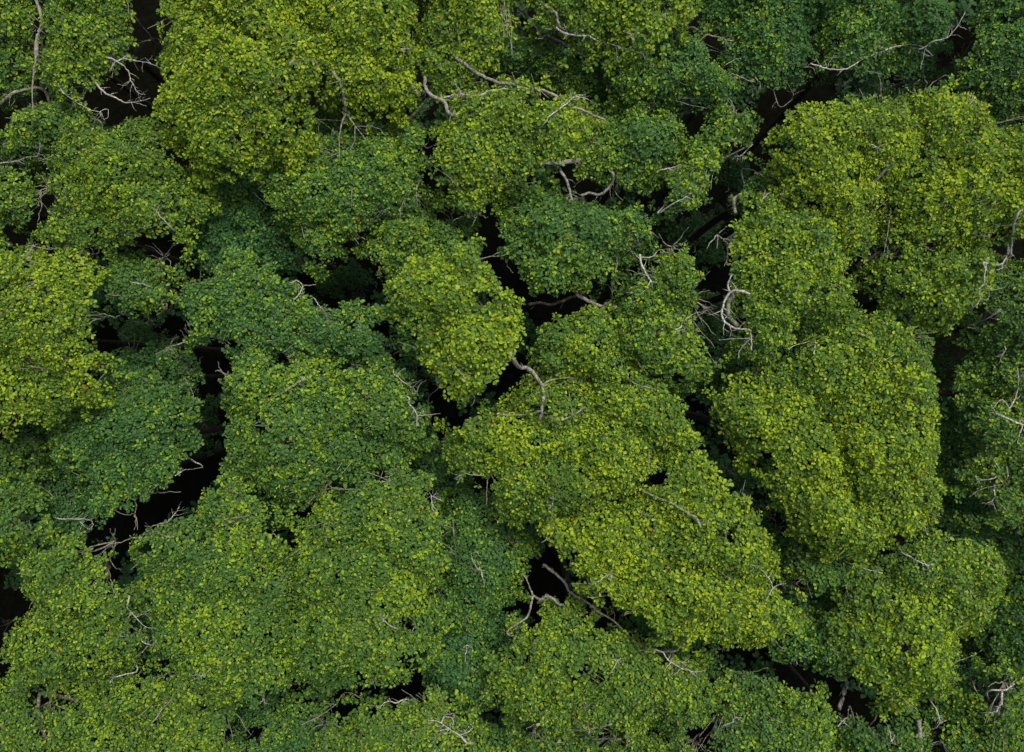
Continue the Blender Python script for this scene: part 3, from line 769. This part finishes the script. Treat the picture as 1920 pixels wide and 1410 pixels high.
 ("t48b",'w',.25,2.6,2.2,"1893,766 1903,749 1910,725 1908,691",[(1.9,1.4,"1893,766 1879,749 1862,766"),(1.4,1,"1879,749 1868,750"),(1.4,1,"1862,766 1868,778")]),
 ("t48b",'w',.25,3.4,2.4,"1895,787 1910,794 1925,797",[(2.2,1.6,"1918,798 1912,815 1907,831"),(1.6,1.2,"1910,794 1911,783")]),
 ("t48b",'w',.25,2.2,1.7,"1862,897 1837,901 1828,892",[(1.3,.9,"1862,860 1875,885 1870,900")]),
 ("t48b",'g',.2,2.2,1.7,"1890,892 1878,908 1842,916 1815,933",[]),
 ("t48b",'w',.25,2,1.4,"1866,933 1855,945 1842,942",[(1.3,.9,"1860,940 1868,960"),(1.3,.9,"1880,950 1890,962")]),
 ("t44a",'b',-4,10,7,"1745,733 1774,737 1808,741",[]),
 ("t42",'b',-4,4,3,"1770,640 1788,634 1822,632",[]),
 ("t44a",'b',-4,5,3.5,"1765,712 1794,702 1824,690",[]),
 ("t42",'b',-.3,5.4,4.5,"1648,474 1625,488 1604,501",[]),
 ("t44a",'w',.1,1.8,1.4,"1526,664 1528,650 1529,637",[(1.4,1,"1476,654 1498,645 1520,640")]),
 ("t44a",'w',.25,1.6,1.2,"1616,627 1628,632",[(1.3,.9,"1655,676 1678,664")]),
 ("t62",'w',.5,2,1.8,"112,973 150,973 167,974 175,983 167,993 150,978",[(1.2,.8,"155,985 148,1000")]),
 ("t14",'g',.15,1.4,1.1,"228,1017 204,1020",[]),
 ("t14",'g',.15,2,1.6,"317,1007 289,1000 262,1003",[(1.3,.9,"300,1001 320,1000")]),
 ("t14",'w',.15,1.4,1.1,"320,973 330,960 337,950",[]),
 ("t14",'g',.15,2,1.5,"400,990 420,975 455,970",[(1.5,1.1,"430,960 470,965 460,955")]),
 ("t10",'w',.15,1.7,1.3,"238,1138 245,1148 259,1156 283,1141",[(1.5,1,"238,1168 272,1175 293,1178"),(1.3,.9,"245,1150 240,1160")]),
 ("t10",'w',.15,1.8,1.4,"265,1202 281,1209 293,1205",[(1.2,.9,"225,1190 238,1195")]),
 ("t13",'g',.2,3.2,2.2,"286,1354 305,1330 323,1308",[]),
 ("t12",'g',-.2,4.6,4.2,"70,1332 75,1362 88,1386 92,1410 90,1440",[]),
 ("t10",'b',-.3,2.4,1.8,"34,1161 18,1168 0,1175",[(1.6,1.1,"34,1161 45,1170"),(1.5,1.1,"18,1168 5,1189")]),
 ("t14",'w',.3,1.5,1.1,"391,1258 378,1267 368,1265",[(1.2,.8,"378,1267 372,1278"),(1.2,.8,"378,1267 378,1280")]),
 ("t10",'w',.25,1.7,1.2,"222,1268 212,1270 209,1278",[]),
 ("t39",'w',.2,2.2,1.8,"740,1318 725,1315 708,1328",[]),
 ("t39",'w',.3,3.6,2.2,"875,1393 858,1376 841,1366 824,1354 803,1350",[(2.2,1.5,"831,1355 834,1344 848,1347 851,1359"),(2.2,1.4,"841,1366 817,1372"),(1.8,1.2,"848,1361 838,1376"),(2,1.3,"865,1376 885,1367 882,1355"),(1.6,1.1,"858,1376 880,1390"),(1.4,1,"826,1368 818,1362")]),
 ("t17",'w',.25,1.6,1.2,"873,1230 875,1209",[(1.3,.9,"875,1209 865,1219"),(1.3,.9,"875,1209 887,1216")]),
 ("t16",'w',.25,1.8,1.3,"904,1080 902,1070 893,1064",[(1.4,1,"897,1045 883,1041 893,1033"),(1.4,1,"902,1070 909,1069")]),
 ("t16",'m',.2,2.2,1.8,"851,998 854,1025 856,1059",[(1.5,1,"854,1020 866,1010")]),
 ("t39",'g',.15,2.2,1.7,"565,1359 595,1345 630,1321",[(1.3,.9,"630,1321 600,1318")]),
 ("t15",'w',.2,1.6,1.2,"725,1168 718,1162 712,1155",[(1.2,.8,"718,1162 726,1155")]),
 ("t38",'g',-.16,3.0,5.2,"1246,1223 1208,1214 1185,1199 1151,1165 1123,1148 1106,1133 1093,1126 1067,1109 1062,1097 1042,1076 1018,1058",[(1.8,1.2,"1185,1199 1192,1218"),(1.6,1.1,"1208,1214 1203,1195")]),
 ("t38",'g',.35,5.2,4.4,"1050,1134 1028,1117 1014,1124 999,1117",[(3.4,2.6,"999,1117 989,1090 980,1075"),(4,2.8,"998,1119 992,1148 984,1161 962,1174 951,1184 955,1191 970,1194 978,1204")]),
 ("t38",'w',.3,2.2,1.4,"1253,1238 1277,1252 1294,1258 1307,1270",[(1.6,1,"1294,1258 1310,1259 1324,1257"),(1.5,1,"1277,1252 1268,1262 1260,1267"),(1.5,1,"1266,1244 1275,1240 1290,1243"),(1.4,.9,"1285,1255 1303,1262"),(1.4,1,"1248,1233 1258,1225 1268,1218"),(1.3,.9,"1262,1243 1250,1252 1246,1262")]),
 ("t37",'w',.3,2.2,1.6,"1402,1058 1423,1064 1440,1083 1448,1098 1444,1112 1440,1119",[(1.6,1.1,"1448,1098 1460,1096 1474,1094"),(1.5,1,"1423,1064 1406,1071"),(1.3,.9,"1440,1080 1450,1070")]),
 ("t37",'w',.25,1.6,1.2,"1127,1087 1137,1080 1147,1075",[(1.5,1,"1147,1075 1145,1092")]),
 ("t35",'w',.25,1.9,1.4,"1033,978 1036,955 1037,930",[(1.2,.9,"1037,945 1030,955")]),
 ("t38",'w',.25,1.7,1.2,"1151,1253 1156,1242 1164,1233",[(1.3,.9,"1160,1237 1144,1236")]),
 ("t38",'g',.05,3.2,4.2,"1147,1357 1120,1364 1086,1369",[]),
 ("t55",'g',.2,3.2,2.6,"1164,1386 1140,1385 1117,1386",[(1.8,1.3,"1062,1389 1040,1393 1035,1391")]),
 ("t38",'g',.2,2.2,1.6,"1103,1369 1100,1340 1093,1315",[(1.4,1,"1098,1330 1110,1318"),(1.3,.9,"1093,1300 1085,1290")]),
 ("t53",'w',.25,1.7,1.3,"1372,1355 1379,1345 1390,1346",[(1.1,.8,"1379,1345 1372,1330")]),
 ("t36",'g',.15,2.8,2.2,"1219,967 1207,964 1198,959",[]),
 ("t36",'m',.2,3.6,3,"1314,991 1307,974 1287,961 1260,944 1225,930",[]),
 ("t47",'g',-.4,5.2,6.2,"1583,1270 1587,1284 1580,1308 1573,1330",[]),
 ("t52",'g',-.3,7,6.4,"1726,1410 1725,1385 1723,1350",[(2.2,1.6,"1728,1370 1716,1376 1692,1403"),(1.8,1.2,"1724,1360 1735,1352")]),
 ("t52",'w',.3,2,1.5,"1672,1390 1668,1372 1664,1360",[(1.6,1.1,"1672,1390 1678,1378"),(1.5,1,"1671,1388 1662,1397"),(1.5,1,"1672,1390 1678,1397")]),
 ("t52",'w',.3,3,2,"1784,1410 1772,1396 1760,1391 1743,1396",[(1.6,1.1,"1743,1396 1748,1387")]),
 ("t46",'w',.15,2,1.5,"1757,1333 1762,1352 1755,1366",[(1.4,1,"1762,1355 1775,1350")]),
 ("t71",'w',.4,2.2,1.6,"1835,1311 1830,1295 1825,1281",[(1.9,1.4,"1835,1311 1842,1295 1845,1281"),(1.2,.9,"1825,1281 1830,1274")]),
 ("t51",'w',.25,3.4,3.8,"1878,1320 1872,1326 1866,1337",[]),
 ("t51",'w',.25,2.6,2,"1885,1294 1895,1287 1903,1282",[]),
 ("t46",'w',.2,1.7,1.3,"1723,1053 1737,1059 1750,1059",[(1.2,.9,"1737,1059 1730,1050")]),
 ("t45",'w',.25,1.8,1.4,"1655,1075 1633,1069 1611,1063",[]),
 ("t52",'w',.3,2.2,1.6,"1571,1362 1580,1352 1590,1344",[(1.3,.9,"1580,1356 1596,1365")]),
 ("t44c",'w',.25,1.5,1.1,"1735,990 1728,980 1725,975",[]),
 ("t47",'w',.2,1.8,1.3,"1495,1245 1492,1235 1500,1228",[(1.2,.9,"1515,1232 1522,1236")]),
]


def canopy_z(u, v, c):
    """height of the leaves of tree c under photo point (u, v), or of its rim where it has none"""
    z = c.ztop - 0.6 * c.H
    for _ in range(3):
        x, y = world_xy(u, v, z)
        sd = poly_sd(np.array([x]), np.array([y]), c.P)
        z = float(surface(c, np.array([x]), np.array([y]), sd)[0])
    best = z if sd[0] > 0 else c.ztop - c.H
    for d in TREES.values():
        if d is c:
            continue
        if not (d.bb[0] - 30 < u < d.bb[2] + 30 and d.bb[1] - 30 < v < d.bb[3] + 30):
            continue
        zz = d.ztop - 0.45 * d.H
        x, y = world_xy(u, v, zz)
        s2 = poly_sd(np.array([x]), np.array([y]), d.P)
        if s2[0] > 0:
            zz = float(surface(d, np.array([x]), np.array([y]), s2)[0])
            if best < zz < c.ztop + 1.6:
                best = zz
    return best


def lift(uv, c, off):
    z = np.array([canopy_z(u, v, c) for u, v in uv])
    if off < -1:
        z = np.full(len(z), c.ztop + off)
    else:
        zs = z.copy()
        for _ in range(2):
            zs[1:-1] = (zs[:-2] + zs[1:-1] * 2 + zs[2:]) / 4
        z = np.maximum(zs, z - 0.1) + off
    return np.array([(*world_xy(u, v, zz), zz) for (u, v), zz in zip(uv, z)])


for c in TREES.values():
    c.bb = (min(p[0] for p in c.px), min(p[1] for p in c.px), max(p[0] for p in c.px), max(p[1] for p in c.px))
    build_tree(c)

KPX = 31.0 / FPX * 0.54
for bi, (key, kind, off, ra, rb, path, forks) in enumerate(BR):
    c = TREES[key]
    rnd = random.Random(500 + bi)
    uv = pts(path)
    off = off if off < 0 else off * 0.6 + (0.07 if kind == 'w' else 0.05)
    P = lift(uv, c, off)
    Q = smooth_path(P, rnd, 4, 0.016)
    rad = np.linspace(ra, rb, len(Q)) * KPX
    if max(ra, rb) >= 3.4 and kind != 'w' and key != 't38': rad = rad * 1.35
    if rb <= 2.2: rad = rad * np.linspace(1.1, 0.55, len(Q))
    # the bough runs back down inside the crown to the fork of its trunk, from its end nearer the trunk
    d0, d1 = np.linalg.norm(P[0] - c.fork), np.linalg.norm(P[-1] - c.fork)
    root_end = 0 if d0 <= d1 + 0.3 else -1
    p = P[root_end]
    nb = P[1] if root_end == 0 else P[-2]
    tdir = (p - nb) / (np.linalg.norm(p - nb) + 1e-9)
    lo = p + tdir * 0.45 - np.array([0, 0, 0.55])
    q = c.fork + (lo - c.fork) * np.array([0.55, 0.55, 0.7])
    conn = smooth_path([p, lo, q, c.fork - (0, 0, 0.1)], rnd, 5, 0.02)[1:]
    rr = float(rad[root_end])
    crad = np.linspace(rr, max(rr * 1.25, 0.05), len(conn))
    t = Tubes()
    if root_end == 0:
        t.tube(np.vstack([conn[::-1], Q]), np.concatenate([crad[::-1], rad]), 8, 0.10, rnd)
    else:
        t.tube(np.vstack([Q, conn]), np.concatenate([rad, crad]), 8, 0.10, rnd)
    for _ in range(3 + int(len(Q) / 4) if ra < 4.6 or kind == 'w' else 3):          # fine side shoots
        i = rnd.randrange(2, len(Q) - 1)
        tv = Q[i] - Q[i - 1]
        tv = tv / (np.linalg.norm(tv) + 1e-9) * (1 if root_end == 0 else -1)
        sd_ = np.array([-tv[1], tv[0], 0.0]) * rnd.choice((-1, 1))
        ln = rnd.uniform(0.18, 0.62)
        a1 = Q[i] + (tv * rnd.uniform(.3, .8) + sd_ * rnd.uniform(.4, .9) + np.array([0, 0, rnd.uniform(-.1, .2)])) * ln * 0.5
        a2 = a1 + (tv * rnd.uniform(.2, .9) + sd_ * rnd.uniform(.1, .8) + np.array([0, 0, rnd.uniform(-.3, .15)])) * ln * 0.6
        t.tube([Q[i], a1, a2], np.array([0.55, 0.4, 0.2]) * min(rad[i], 0.03) * 0.8, 5, 0.05, rnd)
        if rnd.random() < 0.5:
            a3 = a1 + (tv * rnd.uniform(-.3, .9) - sd_ * rnd.uniform(.2, .7)) * ln * 0.5
            t.tube([a1, (a1 + a3) / 2 + [0, 0, .02], a3], np.array([0.4, 0.3, 0.2]) * min(rad[i], 0.03) * 0.8, 5, 0.05, rnd)
    bo = t.build("bare_branch" if kind == 'w' else "branch", BARK[kind], c.root)
    for (fa, fb, fp) in forks:
        fuv = pts(fp)
        F = lift(fuv, c, off)
        # the fork springs from the nearest point of the bough
        j = int(np.argmin(np.linalg.norm(Q[:, :2] - F[0, :2], axis=1)))
        if np.linalg.norm(Q[j] - F[0]) < 0.45:
            F[0] = Q[j]
        else:
            F = np.vstack([F[0] + np.array([0.1, 0.1, -0.9]), F])
        FQ = smooth_path(F, rnd, 4, 0.014)
        t = Tubes()
        t.tube(FQ, np.linspace(fa * 1.05, fb * 0.6, len(FQ)) * KPX, 6, 0.10, rnd)
        t.build("twig", BARK[kind], bo)
print("rosettes", sum(c.nros for c in TREES.values()), "time", time.time() - _t0)

# ------------------------------------------------------------------ the forest around the picture and the growth on its floor
def mass(name, label, x, y, z, size, age, hue, tilt, seed, lo, deep=1.0):
    rng = np.random.default_rng(seed)
    n = len(x)
    ax = np.stack([rng.normal(0, tilt, n), rng.normal(0, tilt, n), np.ones(n)], 1)
    ax /= np.linalg.norm(ax, axis=1)[:, None]
    me = leaves_mesh(name, np.stack([x, y, z], 1), ax, np.full(n, size) * rng.uniform(0.8, 1.2, n),
                     np.full(n, age), hue, rng, lo, deep)
    o = bpy.data.objects.new(name, me)
    o["kind"] = "stuff"
    o["label"] = label
    COL.objects.link(o)


rng = np.random.default_rng(77)
XS, YS = [], []
gx, gy = np.meshgrid(np.arange(-33, 33, 0.48), np.arange(-27, 27, 0.48))
x = gx.ravel() + rng.uniform(-.35, .35, gx.size)
y = gy.ravel() + rng.uniform(-.35, .35, gx.size)
out = np.maximum(np.abs(x) - 19.5, np.abs(y) - 14.6)
hl = vnoise(x * 0.16, y * 0.16, 3)
ok = (out > 0) & (np.abs(hl - 0.5) > 0.035)
x, y = x[ok], y[ok]
z = 14.6 + (vnoise(x * 0.16, y * 0.16, 3) - 0.5) * 4 + (vnoise(x * 0.8, y * 0.8, 4) - .5) * 1.2
xx, yy, zz = np.concatenate([x, x + .3]), np.concatenate([y, y + .3]), np.concatenate([z, z - 1.1])
mass("surrounding_forest", "unbroken forest canopy continuing beyond the crowns at the picture's edge", xx, yy, zz, 0.27, .38, .5, .3, 78, (6, 8))

gx, gy = np.meshgrid(np.arange(-32, 32, 0.5), np.arange(-24, 24, 0.5))
x = gx.ravel() + rng.uniform(-.3, .3, gx.size)
y = gy.ravel() + rng.uniform(-.3, .3, gx.size)
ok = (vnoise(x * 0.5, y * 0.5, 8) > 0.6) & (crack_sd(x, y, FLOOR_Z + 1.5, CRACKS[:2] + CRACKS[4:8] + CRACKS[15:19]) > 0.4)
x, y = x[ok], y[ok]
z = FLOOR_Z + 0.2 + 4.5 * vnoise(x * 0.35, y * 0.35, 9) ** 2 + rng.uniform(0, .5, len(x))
mass("undergrowth", "dark leafy undergrowth covering the forest floor at the bottom of the gaps", x, y, z, 0.40, .05, 0, .4, 79, (7, 9), 0.6)  # leaf colour scaled down, shade of the gaps painted into the undergrowth
